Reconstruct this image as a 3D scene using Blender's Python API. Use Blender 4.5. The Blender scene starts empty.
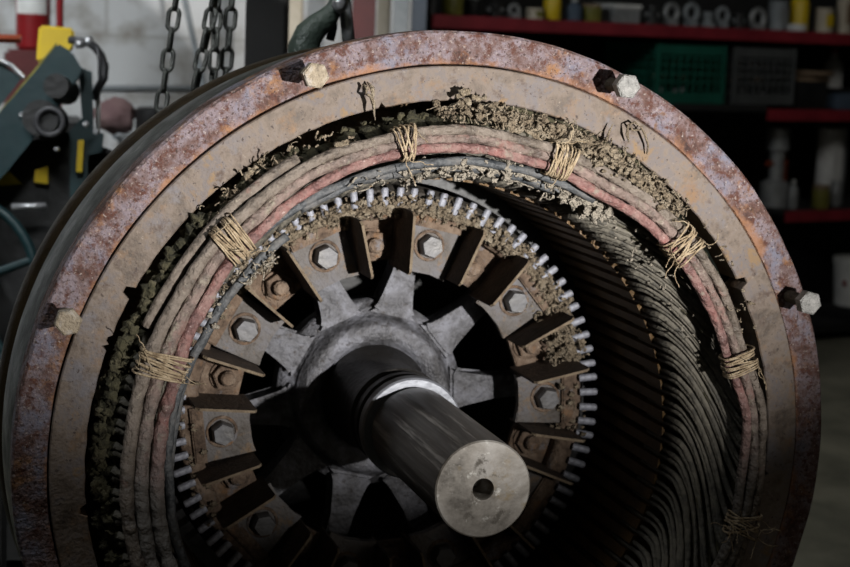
import bpy, bmesh, math, random
from mathutils import Vector, Matrix, noise
C = bpy.context.scene.collection
rnd = random.Random(7)
S = 0.6            # metres per machine unit (outer radius of the big ring)
H = 0.75           # height of the machine axis above the floor
TILT = -0.041      # small roll of the machine about its own axis
rad = math.radians

# ------------------------------------------------------------------ helpers
def P(R, th, z):
    """machine polar coordinates -> local metres (axis points to -Y)"""
    a = rad(th)
    return Vector((R*math.cos(a), -z, R*math.sin(a)))*S

def tag(o, label=None, cat=None, group=None, kind=None):
    if label: o['label'] = label
    if cat: o['category'] = cat
    if group: o['group'] = group
    if kind: o['kind'] = kind
    return o

def obj(name, bm, m, parent=None, smooth=False, loc=None):
    bmesh.ops.recalc_face_normals(bm, faces=bm.faces[:])
    me = bpy.data.meshes.new(name); bm.to_mesh(me); bm.free()
    if smooth:
        for p in me.polygons: p.use_smooth = True
        if smooth == 'auto':
            try: me.set_sharp_from_angle(angle=rad(35))
            except Exception: pass
    me.materials.append(m)
    o = bpy.data.objects.new(name, me); C.objects.link(o)
    if parent: o.parent = parent
    if loc is not None: o.location = loc
    return o

def empty(name, loc=(0, 0, 0), rz=0):
    o = bpy.data.objects.new(name, None); C.objects.link(o)
    o.location = loc; o.rotation_euler = (0, 0, rz); o.empty_display_size = .05
    return o

def dup(o, parent, rot_y=None):
    c = o.copy(); C.objects.link(c); c.parent = parent
    if rot_y is not None: c.rotation_euler = (0, rot_y, 0)
    return c

def lathe(bm, prof, n=192, closed=True, fr=None, amp=0, fs=8):
    """revolve (R,z) profile about the machine axis. fr(theta_deg,i,R,z)->(R,z)"""
    rings = []
    for k in range(n):
        th = 360*k/n; row = []
        for i, (R, z) in enumerate(prof):
            if fr: R, z = fr(th, i, R, z)
            if amp and R > .001:
                R += amp*noise.noise(P(R, th, z)*fs)
            row.append(bm.verts.new(P(R, th, z)))
        rings.append(row)
    m = len(prof)
    for k in range(n):
        a, b = rings[k], rings[(k+1) % n]
        for i in range(m if closed else m-1):
            j = (i+1) % m
            bm.faces.new((a[i], a[j], b[j], b[i]))
    return bm

def tube(bm, pts, r, n=8, caps=True, flat=1.0, jag=0):
    """tube along points; r number or list; flat squashes one cross axis"""
    pts = [Vector(p) for p in pts]; N = len(pts)
    if not isinstance(r, (list, tuple)): r = [r]*N
    T = [(pts[min(i+1, N-1)]-pts[max(i-1, 0)]).normalized() for i in range(N)]
    up = Vector((0, -1, 0)) if abs(T[0].y) < .9 else Vector((1, 0, 0))
    nrm = (up - T[0]*up.dot(T[0])).normalized(); rings = []
    for i in range(N):
        if i:
            nrm = nrm - T[i]*nrm.dot(T[i])
            nrm = nrm.normalized() if nrm.length > 1e-6 else T[i].orthogonal().normalized()
        b = T[i].cross(nrm)
        row = []
        for k in range(n):
            a = 2*math.pi*k/n
            q = r[i]*(1+(jag*noise.noise(pts[i]*60+Vector((k*1.7, 0, 0))) if jag else 0))
            row.append(bm.verts.new(pts[i]+nrm*math.cos(a)*q*flat+b*math.sin(a)*q))
        rings.append(row)
    for i in range(N-1):
        for k in range(n):
            bm.faces.new((rings[i][k], rings[i][(k+1) % n], rings[i+1][(k+1) % n], rings[i+1][k]))
    if caps:
        bm.faces.new(rings[0][::-1]); bm.faces.new(rings[-1])
    return bm

def loop_tube(bm, pts, r, n=8):
    pts = [Vector(p) for p in pts]; N = len(pts)
    T = [(pts[(i+1) % N]-pts[i-1]).normalized() for i in range(N)]
    pn = sum((pts[i].cross(pts[(i+1) % N]) for i in range(N)), Vector())
    c = sum(pts, Vector())/N
    pn = sum(((pts[i]-c).cross(pts[(i+1) % N]-c) for i in range(N)), Vector()).normalized()
    rings = []
    for i in range(N):
        b = T[i].cross(pn).normalized(); nn = b.cross(T[i])
        rings.append([bm.verts.new(pts[i]+(nn*math.cos(2*math.pi*k/n)+b*math.sin(2*math.pi*k/n))*r) for k in range(n)])
    for i in range(N):
        a, b = rings[i], rings[(i+1) % N]
        for k in range(n):
            bm.faces.new((a[k], a[(k+1) % n], b[(k+1) % n], b[k]))
    return bm

def box(bm, c, s, rot=None, bev=0.0):
    M = Matrix.Translation(Vector(c))
    if rot is not None: M = M @ rot.to_4x4()
    M = M @ Matrix.Diagonal((s[0], s[1], s[2], 1))
    g = bmesh.ops.create_cube(bm, size=1, matrix=M)
    if bev:
        es = list({e for v in g['verts'] for e in v.link_edges})
        bmesh.ops.bevel(bm, geom=es, offset=bev, segments=2, affect='EDGES')
    return bm

def prism(bm, poly, z0, z1, bev=0):
    """polygon in machine (x,y) units between machine z0 and z1"""
    a = [bm.verts.new(Vector((x, -z0, y))*S) for x, y in poly]
    b = [bm.verts.new(Vector((x, -z1, y))*S) for x, y in poly]
    n = len(poly); fs = [bm.faces.new(a), bm.faces.new(b[::-1])]
    for i in range(n): fs.append(bm.faces.new((a[i], b[i], b[(i+1) % n], a[(i+1) % n])))
    if bev:
        es = list({e for f in fs[:2] for e in f.edges})
        bmesh.ops.bevel(bm, geom=es, offset=bev*S, segments=2, affect='EDGES')
    return bm

def pol(R, t): return (R*math.cos(rad(t)), R*math.sin(rad(t)))

def cyl(bm, p0, p1, r0, r1=None, n=24):
    r1 = r0 if r1 is None else r1
    return tube(bm, [p0, p1], [r0, r1], n)

def revz(bm, prof, c=(0, 0, 0), n=28):
    """vertical lathe: prof (r,z) open, about z through c"""
    c = Vector(c); rings = []
    for r, z in prof:
        rings.append([bm.verts.new(c+Vector((r*math.cos(2*math.pi*k/n), r*math.sin(2*math.pi*k/n), z))) for k in range(n)])
    for i in range(len(rings)-1):
        for k in range(n):
            bm.faces.new((rings[i][k], rings[i][(k+1) % n], rings[i+1][(k+1) % n], rings[i+1][k]))
    bm.faces.new(rings[0][::-1]); bm.faces.new(rings[-1])
    return bm

def blob(bm, c, s, sub=2, rough=.55, fs=1.0):
    c = Vector(c); seed = Vector((rnd.uniform(-50, 50),)*3)
    g = bmesh.ops.create_icosphere(bm, subdivisions=sub, radius=1)
    sx, sy, sz = s if isinstance(s, (tuple, list)) else (s, s, s)
    for v in g['verts']:
        d = v.co.copy()
        k = 1+rough*noise.noise(d*1.6*fs+seed)+rough*.9*noise.noise(d*4*fs+seed)+rough*.5*noise.noise(d*9*fs+seed)
        v.co = c+Vector((d.x*sx, d.y*sy, d.z*sz))*k
    return bm

# ------------------------------------------------------------------ materials
def mat(name, cols, scale=30, rough=.7, metal=0, bump=.3, bscale=None, stretch=None, detail=8, rough2=None, specks=None, coord='Object', distort=.3, bdist=.01):
    m = bpy.data.materials.new(name); m.use_nodes = True
    nt = m.node_tree; N = nt.nodes; L = nt.links; bs = N['Principled BSDF']
    tc = N.new('ShaderNodeTexCoord'); mp = N.new('ShaderNodeMapping')
    L.new(tc.outputs[coord], mp.inputs['Vector'])
    if stretch: mp.inputs['Scale'].default_value = stretch
    nz = N.new('ShaderNodeTexNoise'); nz.inputs['Scale'].default_value = scale
    nz.inputs['Detail'].default_value = detail; nz.inputs['Roughness'].default_value = .65
    nz.inputs['Distortion'].default_value = distort
    L.new(mp.outputs[0], nz.inputs['Vector'])
    rp = N.new('ShaderNodeValToRGB'); L.new(nz.outputs['Fac'], rp.inputs['Fac'])
    e = rp.color_ramp.elements
    n = len(cols)
    pos = [.34+.32*i/max(1, n-1) for i in range(n)]
    e[0].position = pos[0]; e[0].color = (*cols[0], 1)
    e[1].position = pos[-1] if n > 1 else 1; e[1].color = (*cols[-1], 1)
    for i in range(1, n-1):
        x = e.new(pos[i]); x.color = (*cols[i], 1)
    out = rp.outputs['Color']
    if specks:
        for (col, sc, lo, hi) in specks:
            n2 = N.new('ShaderNodeTexNoise'); n2.inputs['Scale'].default_value = sc; n2.inputs['Detail'].default_value = 6
            n2.inputs['Roughness'].default_value = .7
            L.new(mp.outputs[0], n2.inputs['Vector'])
            r2 = N.new('ShaderNodeMapRange'); r2.inputs['From Min'].default_value = lo; r2.inputs['From Max'].default_value = hi
            L.new(n2.outputs['Fac'], r2.inputs['Value'])
            mx = N.new('ShaderNodeMix'); mx.data_type = 'RGBA'
            L.new(r2.outputs[0], mx.inputs['Factor']); L.new(out, mx.inputs['A']); mx.inputs['B'].default_value = (*col, 1)
            out = mx.outputs['Result']
    L.new(out, bs.inputs['Base Color'])
    bs.inputs['Metallic'].default_value = metal
    if rough2 is not None:
        mr = N.new('ShaderNodeMapRange'); mr.inputs['To Min'].default_value = rough; mr.inputs['To Max'].default_value = rough2
        mr.inputs['From Min'].default_value = .35; mr.inputs['From Max'].default_value = .65
        L.new(nz.outputs['Fac'], mr.inputs['Value']); L.new(mr.outputs[0], bs.inputs['Roughness'])
    else: bs.inputs['Roughness'].default_value = rough
    if bump:
        nb = N.new('ShaderNodeTexNoise'); nb.inputs['Scale'].default_value = bscale or scale*4; nb.inputs['Detail'].default_value = 6
        L.new(mp.outputs[0], nb.inputs['Vector'])
        bp = N.new('ShaderNodeBump'); bp.inputs['Strength'].default_value = bump; bp.inputs['Distance'].default_value = bdist
        L.new(nb.outputs['Fac'], bp.inputs['Height']); L.new(bp.outputs[0], bs.inputs['Normal'])
    return m

def edge_rust(m, r0, r1, col):
    """orange rust built up along the inner edge of the ring, broken up by noise"""
    nt = m.node_tree; N = nt.nodes; L = nt.links; bs = N['Principled BSDF']
    tc = N.new('ShaderNodeTexCoord'); sp_ = N.new('ShaderNodeSeparateXYZ'); L.new(tc.outputs['Object'], sp_.inputs[0])
    cb = N.new('ShaderNodeCombineXYZ'); L.new(sp_.outputs['X'], cb.inputs[0]); L.new(sp_.outputs['Z'], cb.inputs[1])
    ln = N.new('ShaderNodeVectorMath'); ln.operation = 'LENGTH'; L.new(cb.outputs[0], ln.inputs[0])
    nz = N.new('ShaderNodeTexNoise'); nz.inputs['Scale'].default_value = 12; nz.inputs['Detail'].default_value = 8; nz.inputs['Roughness'].default_value = .7; L.new(tc.outputs['Object'], nz.inputs['Vector'])
    ad = N.new('ShaderNodeMath'); ad.operation = 'MULTIPLY_ADD'; L.new(nz.outputs['Fac'], ad.inputs[0]); ad.inputs[1].default_value = -.09; L.new(ln.outputs['Value'], ad.inputs[2])
    mr = N.new('ShaderNodeMapRange'); mr.inputs['From Min'].default_value = r1-.047; mr.inputs['From Max'].default_value = r0-.047; mr.inputs['To Max'].default_value = .8; L.new(ad.outputs[0], mr.inputs['Value'])
    src = bs.inputs['Base Color'].links[0].from_socket
    mx = N.new('ShaderNodeMix'); mx.data_type = 'RGBA'; L.new(mr.outputs[0], mx.inputs['Factor']); L.new(src, mx.inputs['A']); mx.inputs['B'].default_value = (*col, 1)
    L.new(mx.outputs['Result'], bs.inputs['Base Color'])
M = {}
M['ring'] = mat('rusty ring', [(0.0323, 0.0131, 0.0096), (0.0933, 0.0471, 0.0370), (0.1435, 0.1029, 0.1035), (0.1829, 0.1486, 0.1664), (0.1363, 0.0761, 0.0481)], 26, .8, 0, .8, 160,
                specks=[((0.0717, 0.0232, 0.0133), 60, .50, .60), ((0.2367, 0.1160, 0.0481), 16, .56, .68), ((0.1435, 0.1413, 0.1812), 13, .54, .64), ((0.3013, 0.2537, 0.2293), 170, .57, .66), ((0.0395, 0.0203, 0.0163), 190, .54, .62)], bdist=.006)
edge_rust(M['ring'], .920*S, .940*S, (.26, .125, .06))
M['ring2'] = mat('worn steel ring', [(0.0524, 0.0373, 0.0270), (0.1011, 0.0747, 0.0547), (0.1498, 0.1154, 0.0902), (0.1273, 0.1086, 0.1030), (0.1872, 0.1222, 0.0644)], 20, .62, 0, .45, 160,
                 specks=[((0.1872, 0.1052, 0.0483), 15, .56, .70), ((0.1273, 0.1168, 0.1224), 11, .56, .68), ((0.0749, 0.0489, 0.0354), 45, .56, .68), ((0.2397, 0.1901, 0.1481), 130, .63, .72), ((0.0375, 0.0238, 0.0193), 150, .60, .66)], rough2=.8, bdist=.004)
M['rim'] = mat('ring rim', [(.12, .08, .06), (.2, .16, .13)], 30, .8, 0, .4)
M['black'] = mat('black gloss paint', [(.006, .009, .007), (.014, .018, .015)], 18, .34, 0, .2, 40, rough2=.55,
                 specks=[((.05, .045, .03), 35, .62, .75)])
M['brown'] = mat('brown varnish', [(0.0120, 0.0077, 0.0034), (0.0240, 0.0158, 0.0072)], 25, .5, 0, .2)
M['core'] = mat('dark core face', [(.03, .028, .022), (.06, .05, .035)], 40, .8, 0, .4)
M['lam'] = mat('brown laminations', [(.06, .034, .012), (.12, .068, .022)], 30, .45, .3, .3, 260)
M['coil'] = mat('dusty coil insulation', [(0.0248, 0.0229, 0.0190), (0.0796, 0.0731, 0.0593), (0.1680, 0.1513, 0.1186)], 26, .62, 0, .5, 120, rough2=.8)
M['knuck'] = mat('mossy coil dirt and gap shade', [(0.0176, 0.0160, 0.0072), (0.0520, 0.0464, 0.0224), (0.0920, 0.0800, 0.0464)], 35, .95, 0, .8, 150)
def wraps(m):
    """fine radial ridges of wound tape, from the angle about the machine axis"""
    nt = m.node_tree; N = nt.nodes; L = nt.links; bs = N['Principled BSDF']
    tc = N.new('ShaderNodeTexCoord'); sp_ = N.new('ShaderNodeSeparateXYZ'); L.new(tc.outputs['Object'], sp_.inputs[0])
    at_ = N.new('ShaderNodeMath'); at_.operation = 'ARCTAN2'; L.new(sp_.outputs['Z'], at_.inputs[0]); L.new(sp_.outputs['X'], at_.inputs[1])
    nz = N.new('ShaderNodeTexNoise'); nz.inputs['Scale'].default_value = 25; L.new(tc.outputs['Object'], nz.inputs['Vector'])
    ml = N.new('ShaderNodeMath'); ml.operation = 'MULTIPLY_ADD'; L.new(at_.outputs[0], ml.inputs[0]); ml.inputs[1].default_value = 24
    L.new(nz.outputs['Fac'], ml.inputs[2])
    fr = N.new('ShaderNodeMath'); fr.operation = 'FRACT'; L.new(ml.outputs[0], fr.inputs[0])
    bp = N.new('ShaderNodeBump'); bp.inputs['Strength'].default_value = .8; bp.inputs['Distance'].default_value = .006
    L.new(fr.outputs[0], bp.inputs['Height'])
    old = bs.inputs['Normal'].links[0].from_node; L.new(bp.outputs[0], old.inputs['Normal'])
def greying(m):
    """paint worn away to grey towards the lower part of the ring"""
    nt = m.node_tree; N = nt.nodes; L = nt.links; bs = N['Principled BSDF']
    tc = N.new('ShaderNodeTexCoord'); sp_ = N.new('ShaderNodeSeparateXYZ'); L.new(tc.outputs['Object'], sp_.inputs[0])
    nz = N.new('ShaderNodeTexNoise'); nz.inputs['Scale'].default_value = 7; nz.inputs['Detail'].default_value = 5; L.new(tc.outputs['Object'], nz.inputs['Vector'])
    ad = N.new('ShaderNodeMath'); ad.operation = 'MULTIPLY_ADD'; L.new(nz.outputs['Fac'], ad.inputs[0]); ad.inputs[1].default_value = .5; L.new(sp_.outputs['Z'], ad.inputs[2])
    mr = N.new('ShaderNodeMapRange'); mr.inputs['From Min'].default_value = .40; mr.inputs['From Max'].default_value = .20; L.new(ad.outputs[0], mr.inputs['Value'])
    src = bs.inputs['Base Color'].links[0].from_socket
    mx = N.new('ShaderNodeMix'); mx.data_type = 'RGBA'; L.new(mr.outputs[0], mx.inputs['Factor']); L.new(src, mx.inputs['A']); mx.inputs['B'].default_value = (.15, .135, .12, 1)
    L.new(mx.outputs['Result'], bs.inputs['Base Color'])
def tape_mat(name, cols, specks):
    return mat(name, cols, 34, .48, 0, 1, 90, rough2=.8, specks=specks, bdist=.011)
M['tan'] = tape_mat('grey tan taped strand', [(0.0720, 0.0576, 0.0468), (0.1512, 0.1224, 0.0972), (0.2088, 0.1728, 0.1440)], [((0.1944, 0.1080, 0.0864), 30, .60, .72), ((0.2880, 0.2520, 0.1944), 130, .60, .7)])
M['pink'] = tape_mat('faded pink strand', [(0.0780, 0.0585, 0.0484), (0.1638, 0.1209, 0.1014), (0.2340, 0.1677, 0.1443)], [((0.2184, 0.1170, 0.0975), 22, .55, .68), ((0.2340, 0.2028, 0.1560), 50, .54, .66), ((0.3744, 0.2964, 0.2574), 150, .62, .7)])
M['red'] = tape_mat('red painted strand', [(0.0936, 0.0468, 0.0429), (0.1950, 0.1014, 0.0897), (0.2340, 0.1482, 0.1287)], [((0.2262, 0.0897, 0.0780), 18, .52, .66), ((0.2106, 0.1794, 0.1443), 38, .55, .68), ((0.4290, 0.3276, 0.2964), 150, .61, .70)])
for q in ('tan', 'pink', 'red'): wraps(M[q])
for q in ('pink', 'red'): greying(M[q])
M['strap'] = mat('dark strap', [(0.0245, 0.0280, 0.0315), (0.0630, 0.0665, 0.0700), (0.1120, 0.1050, 0.0980)], 30, .45, 0, .5, rough2=.7)
M['twine'] = mat('tan twine', [(0.1716, 0.1209, 0.0702), (0.3276, 0.2496, 0.1560), (0.4524, 0.3666, 0.2496)], 90, .85, 0, .5, 400)
M['lint'] = mat('dusty lint', [(0.1230, 0.0902, 0.0574), (0.2542, 0.2009, 0.1353), (0.3690, 0.3116, 0.2296)], 60, .95, 0, 1, 300)
M['lintw'] = mat('pale lint', [(0.2640, 0.2320, 0.1840), (0.4160, 0.3680, 0.2960)], 60, .95, 0, 1, 300)
M['bolt'] = mat('worn bolt head', [(.22, .18, .13), (.34, .28, .20), (.42, .38, .33)], 60, .55, .2, .6, 260, rough2=.75)
M['boltg'] = mat('grey bolt head', [(.2, .2, .19), (.42, .41, .39)], 60, .45, .35, .7, 260, rough2=.65)
M['shank'] = mat('dark thread', [(.05, .04, .03), (.12, .10, .07)], 60, .7, .2, .4)
M['plate'] = mat('worn steel plate', [(0.0718, 0.0581, 0.0455), (0.1316, 0.1191, 0.1110), (0.1615, 0.1568, 0.1679)], 16, .6, .1, .5, 150,
                 specks=[((0.1974, 0.1336, 0.0797), 30, .56, .68), ((0.0718, 0.0523, 0.0398), 80, .62, .70)], rough2=.75)
M['rustp'] = mat('orange rust plate', [(0.0595, 0.0382, 0.0255), (0.1445, 0.0978, 0.0663), (0.2295, 0.1700, 0.1232)], 40, .85, 0, .7, 180,
                 specks=[((0.2380, 0.1275, 0.0595), 25, .56, .70), ((0.1870, 0.1785, 0.1870), 26, .58, .68), ((0.0425, 0.0298, 0.0213), 60, .60, .70)])
M['spid'] = mat('cast steel spider', [(0.0492, 0.0476, 0.0492), (0.1476, 0.1476, 0.1599), (0.2542, 0.2583, 0.2911)], 22, .5, .25, .6, 120,
                specks=[((0.0574, 0.0492, 0.0451), 70, .58, .68)], rough2=.65)
M['blade'] = mat('shaded rusty blade', [(.03, .018, .011), (.075, .048, .03)], 40, .8, 0, .5)  # brown darkened to put shade into the blade faces
M['blade_lit'] = mat('lit blade edge', [(0.1200, 0.0840, 0.0520), (0.2160, 0.1680, 0.1120)], 60, .8, 0, .5)  # paler tan paints the light along the front edges
M['drum'] = mat('rotor body', [(.02, .018, .015), (.05, .04, .03)], 40, .8, 0, .3)
M['head'] = mat('polished bolt head', [(0.0700, 0.0665, 0.0630), (0.1190, 0.1190, 0.1260)], 40, .45, .2, .15, 90, rough2=.55)
M['pin'] = mat('blue grey pin', [(.20, .205, .23), (.32, .33, .38)], 50, .5, .2, .3)
M['shaft'] = mat('machined shaft reflections', [(0.0315, 0.0288, 0.0270), (0.0990, 0.0945, 0.0900), (0.1980, 0.1890, 0.1800)], 45, .33, .15, .1, 100, stretch=(1, .04, 1), rough2=.45,
                 specks=[((0.3780, 0.3600, 0.3375), 60, .54, .62), ((0.0450, 0.0405, 0.0360), 14, .54, .66)])  # long pale and dark streaks paint reflections into the steel colour
M['bright'] = mat('bright steel collar', [(.20, .21, .235), (.32, .335, .37)], 30, .4, .25, .1, 120, rough2=.45)
M['face'] = mat('shaft end face', [(.05, .042, .032), (.15, .135, .115), (.27, .255, .235)], 14, .42, .25, .05, 120,
                specks=[((.13, .09, .035), 12, .54, .66), ((.36, .35, .32), 70, .60, .70), ((.04, .032, .022), 38, .57, .66)], rough2=.6)
M['darkstep'] = mat('greasy dark shaft step', [(.012, .011, .010), (.03, .027, .024)], 30, .4, .3, .2)  # darker than the rest of the shaft
M['hole'] = mat('hole dirt', [(.02, .018, .012), (.05, .04, .03)], 40, .9)
M['chain'] = mat('chain steel', [(.05, .054, .05), (.14, .145, .135)], 60, .38, .6, .4, rough2=.55)
M['hook'] = mat('dark green hook paint', [(.03, .045, .036), (.065, .09, .072)], 30, .38, .1, .4, rough2=.6, specks=[((.16, .16, .15), 50, .64, .72)])
M['steel'] = mat('galvanised steel', [(.35, .36, .37), (.55, .56, .58)], 30, .35, .7, .2)
M['teal'] = mat('dark teal paint', [(0.0045, 0.0207, 0.0243), (0.0072, 0.0306, 0.0342)], 8, .45, 0, .1)
M['yellow'] = mat('yellow paint', [(.55, .38, .008), (.64, .46, .012)], 8, .45, 0, .1)
M['extred'] = mat('extinguisher red', [(0.1650, 0.0066, 0.0083), (0.2200, 0.0110, 0.0138)], 6, .35, 0, .05)
M['shelfred'] = mat('red shelf paint', [(.16, .010, .018), (.25, .02, .03)], 8, .5, 0, .1)
M['white'] = mat('off white', [(.5, .5, .48), (.66, .66, .64)], 12, .6, 0, .1)
M['dark'] = mat('dark metal', [(.006, .006, .006), (.015, .015, .015)], 14, .5, 0, .2)
M['dkboard'] = mat('dark board', [(.006, .006, .006), (.012, .012, .012)], 8, .8, 0, .1)
M['grey'] = mat('grey paint', [(.16, .18, .19), (.26, .28, .29)], 10, .6, 0, .1)
M['beige'] = mat('beige', [(.38, .33, .25), (.50, .45, .36)], 10, .7, 0, .1)
M['brownred'] = mat('brown red paint', [(.07, .015, .015), (.11, .022, .022)], 8, .6, 0, .1)
M['crateg'] = mat('green crate plastic', [(0.0042, 0.0700, 0.0455), (0.0084, 0.1050, 0.0700)], 10, .5, 0, 0)
M['crated'] = mat('grey crate plastic', [(.05, .055, .055), (.08, .085, .085)], 10, .5, 0, 0)
M['rubber'] = mat('grey rubber hose', [(0.0250, 0.0250, 0.0275), (0.0500, 0.0500, 0.0550)], 10, .5, 0, 0)
M['pinkrag'] = mat('pink rag', [(0.1200, 0.0660, 0.0693), (0.2040, 0.1320, 0.1260)], 10, .9, 0, .3)
M['wood'] = mat('timber', [(.16, .10, .055), (.28, .19, .11)], 10, .8, 0, .3, stretch=(1, 8, 8))
M['floor'] = mat('dirty concrete', [(.07, .07, .05), (.13, .125, .09), (.2, .19, .14)], 2.5, .75, 0, .15, 30)
M['tin'] = mat('tin grey', [(.22, .23, .23), (.4, .41, .41)], 14, .4, .4, .1)
M['olive'] = mat('olive jar', [(.10, .10, .02), (.22, .20, .04)], 14, .4, 0, .1)
M['orange'] = mat('orange red plastic', [(0.1750, 0.0300, 0.0100), (0.2250, 0.0450, 0.0150)], 14, .4, 0, .1)
M['panbrown'] = mat('brown tray', [(.16, .11, .07), (.24, .17, .11)], 14, .6, 0, .1)
M['blue'] = mat('slate blue case', [(.05, .075, .11), (.08, .11, .15)], 14, .5, 0, .1)

def brick_mat():
    m = bpy.data.materials.new('white painted block'); m.use_nodes = True
    nt = m.node_tree; N = nt.nodes; L = nt.links; bs = N['Principled BSDF']
    tc = N.new('ShaderNodeTexCoord'); mp = N.new('ShaderNodeMapping'); mp.inputs['Rotation'].default_value = (rad(90), 0, 0)
    mp.inputs['Location'].default_value = (.1, .03, 0)
    L.new(tc.outputs['Object'], mp.inputs['Vector'])
    br = N.new('ShaderNodeTexBrick'); br.inputs['Scale'].default_value = 1
    br.inputs['Brick Width'].default_value = .42; br.inputs['Row Height'].default_value = .21; br.inputs['Mortar Size'].default_value = .007
    br.inputs['Color1'].default_value = (.60, .61, .61, 1); br.inputs['Color2'].default_value = (.56, .57, .57, 1); br.inputs['Mortar'].default_value = (.46, .46, .45, 1)
    L.new(mp.outputs[0], br.inputs['Vector'])
    nz = N.new('ShaderNodeTexNoise'); nz.inputs['Scale'].default_value = 9; nz.inputs['Detail'].default_value = 6; L.new(tc.outputs['Object'], nz.inputs['Vector'])
    mr = N.new('ShaderNodeMapRange'); mr.inputs['From Min'].default_value = .48; mr.inputs['From Max'].default_value = .72; L.new(nz.outputs['Fac'], mr.inputs['Value'])
    mx = N.new('ShaderNodeMix'); mx.data_type = 'RGBA'; L.new(mr.outputs[0], mx.inputs['Factor']); L.new(br.outputs['Color'], mx.inputs['A']); mx.inputs['B'].default_value = (.30, .28, .25, 1)
    L.new(mx.outputs['Result'], bs.inputs['Base Color']); bs.inputs['Roughness'].default_value = .8
    bp = N.new('ShaderNodeBump'); bp.inputs['Strength'].default_value = .4; bp.inputs['Distance'].default_value = .01
    L.new(br.outputs['Fac'], bp.inputs['Height']); bp.invert = True; L.new(bp.outputs[0], bs.inputs['Normal'])
    return m
M['block'] = brick_mat()

# ------------------------------------------------------------------ camera
FPX = 1700.0
def mach(v):    # machine (x,y,z) -> world direction/offset (metres not applied)
    x, y, z = v
    a = math.atan2(y, x)-TILT; r = math.hypot(x, y)
    return Vector((r*math.cos(a), -z, r*math.sin(a)))
cam_pos = mach((-1.142, 1.043, 3.7486))*S + Vector((0, 0, H))
yaw, pit = .28353, -.15858
d3 = (math.sin(yaw)*math.cos(pit), math.sin(pit), -math.cos(yaw)*math.cos(pit))
D = mach(d3).normalized()
rx = mach((math.cos(yaw), 0, math.sin(yaw))).normalized()
U = rx.cross(D).normalized()
cam = bpy.data.cameras.new('camera'); co = bpy.data.objects.new('camera', cam); C.objects.link(co)
co.matrix_world = Matrix(((rx.x, U.x, -D.x, cam_pos.x), (rx.y, U.y, -D.y, cam_pos.y), (rx.z, U.z, -D.z, cam_pos.z), (0, 0, 0, 1)))
cam.sensor_width = 36; cam.lens = FPX*36/850; cam.clip_start = .05
cam.dof.use_dof = True; cam.dof.focus_distance = 2.28; cam.dof.aperture_fstop = 6.3
bpy.context.scene.camera = co

def at(px, py, depth):
    return cam_pos + (D + rx*((px-425)/FPX) - U*((py-283.5)/FPX))*depth
def on_plane(px, py, p0, n):
    v = D + rx*((px-425)/FPX) - U*((py-283.5)/FPX)
    return cam_pos + v*((p0-cam_pos).dot(n)/v.dot(n))

# ================================================================== STATOR
stator = empty('generator_stator', (0, 0, H)); stator.rotation_euler = (0, TILT, 0)
tag(stator, 'huge rusty open generator stator with a ring of dusty coils around its bore', 'generator stator')

bm = bmesh.new()
lathe(bm, [(.9245, -.085), (.9245, -.003), (.9265, 0), (.994, 0), (1.0, -.007), (1.0, -.085)], 360, amp=.0025, fs=14)
o = obj('outer_ring', bm, M['ring'], stator, 'auto'); tag(o, 'rusty mauve and orange outer flange ring')
tab_shadow_notch = [(27.2, .7, .022), (149.5, .8, .020), (157.4, .5, .008), (158.6, .3, .012), (184, .6, .014), (100.5, .3, .01), (-7, .4, .01)]  # cut-outs shaped to give the dark square shadows of small tabs
def nf(th, i, R, z):
    if i in (0, 1, 2):
        R += .0022*noise.noise(Vector((math.cos(rad(th))*22, math.sin(rad(th))*22, z*3)))
        for c, w, dp in tab_shadow_notch:
            dd = abs((th-c+180) % 360-180)
            if dd < w: R += dp
    return R, z
bm = bmesh.new()
lathe(bm, [(.842, -.085), (.842, .006), (.8445, .009), (.918, .009), (.9205, .006), (.9205, -.085)], 720, fr=nf)
o = obj('inner_ring', bm, M['ring2'], stator, 'auto'); tag(o, 'smoother grey inner flange ring with ochre stains')
bm = bmesh.new()
lathe(bm, [(.90, -.085), (.972, -.085), (.976, -.10), (.965, -.115), (.962, -.15), (.975, -.19), (.990, -.26), (.998, -.34), (.998, -.42), (.990, -.48), (.972, -.52), (.90, -.52)], 256)
M['black'].node_tree.nodes['Principled BSDF'].inputs['Specular IOR Level'].default_value = .25
M['brown'].node_tree.nodes['Principled BSDF'].inputs['Specular IOR Level'].default_value = .15
o = obj('barrel', bm, M['black'], stator, True); tag(o, 'glossy black painted barrel behind the rusty ring')
o.data.transform(Matrix.Translation((-.008, 0, -.013)) @ Matrix.Scale(.993, 4))
bm = bmesh.new()
lathe(bm, [(.88, -.52), (.955, -.52), (.994, -.55), (1.004, -.58), (1.004, -.62), (.985, -.64), (.88, -.64)], 256)
o = obj('back_flange', bm, M['brown'], stator, 'auto'); o.data.transform(Matrix.Translation((-.012, 0, -.020)) @ Matrix.Scale(.991, 4))
bm = bmesh.new()
lathe(bm, [(.60, -.64), (.88, -.64), (.84, -.72), (.70, -1.35), (.60, -1.45), (.02, -1.45), (.02, -1.40), (.60, -1.38)], 128)
obj('bore_light_stop', bm, M['dark'], stator, 'auto')  # unseen dark closure added so the bore stays black behind the rotor
# laminated core with slots
def cf(th, i, R, z):
    k = (th % 3.75)/3.75
    if i in (0, 1) and k > .62: R += .03
    return R, z
bm = bmesh.new()
lathe(bm, [(.642, -1.2), (.642, -.185), (.66, -.19), (.86, -.22), (.86, -.55), (.70, -1.2)], 960, fr=cf)
o = obj('laminated_core', bm, M['lam'], stator); tag(o, 'brown slotted laminated bore')

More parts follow.
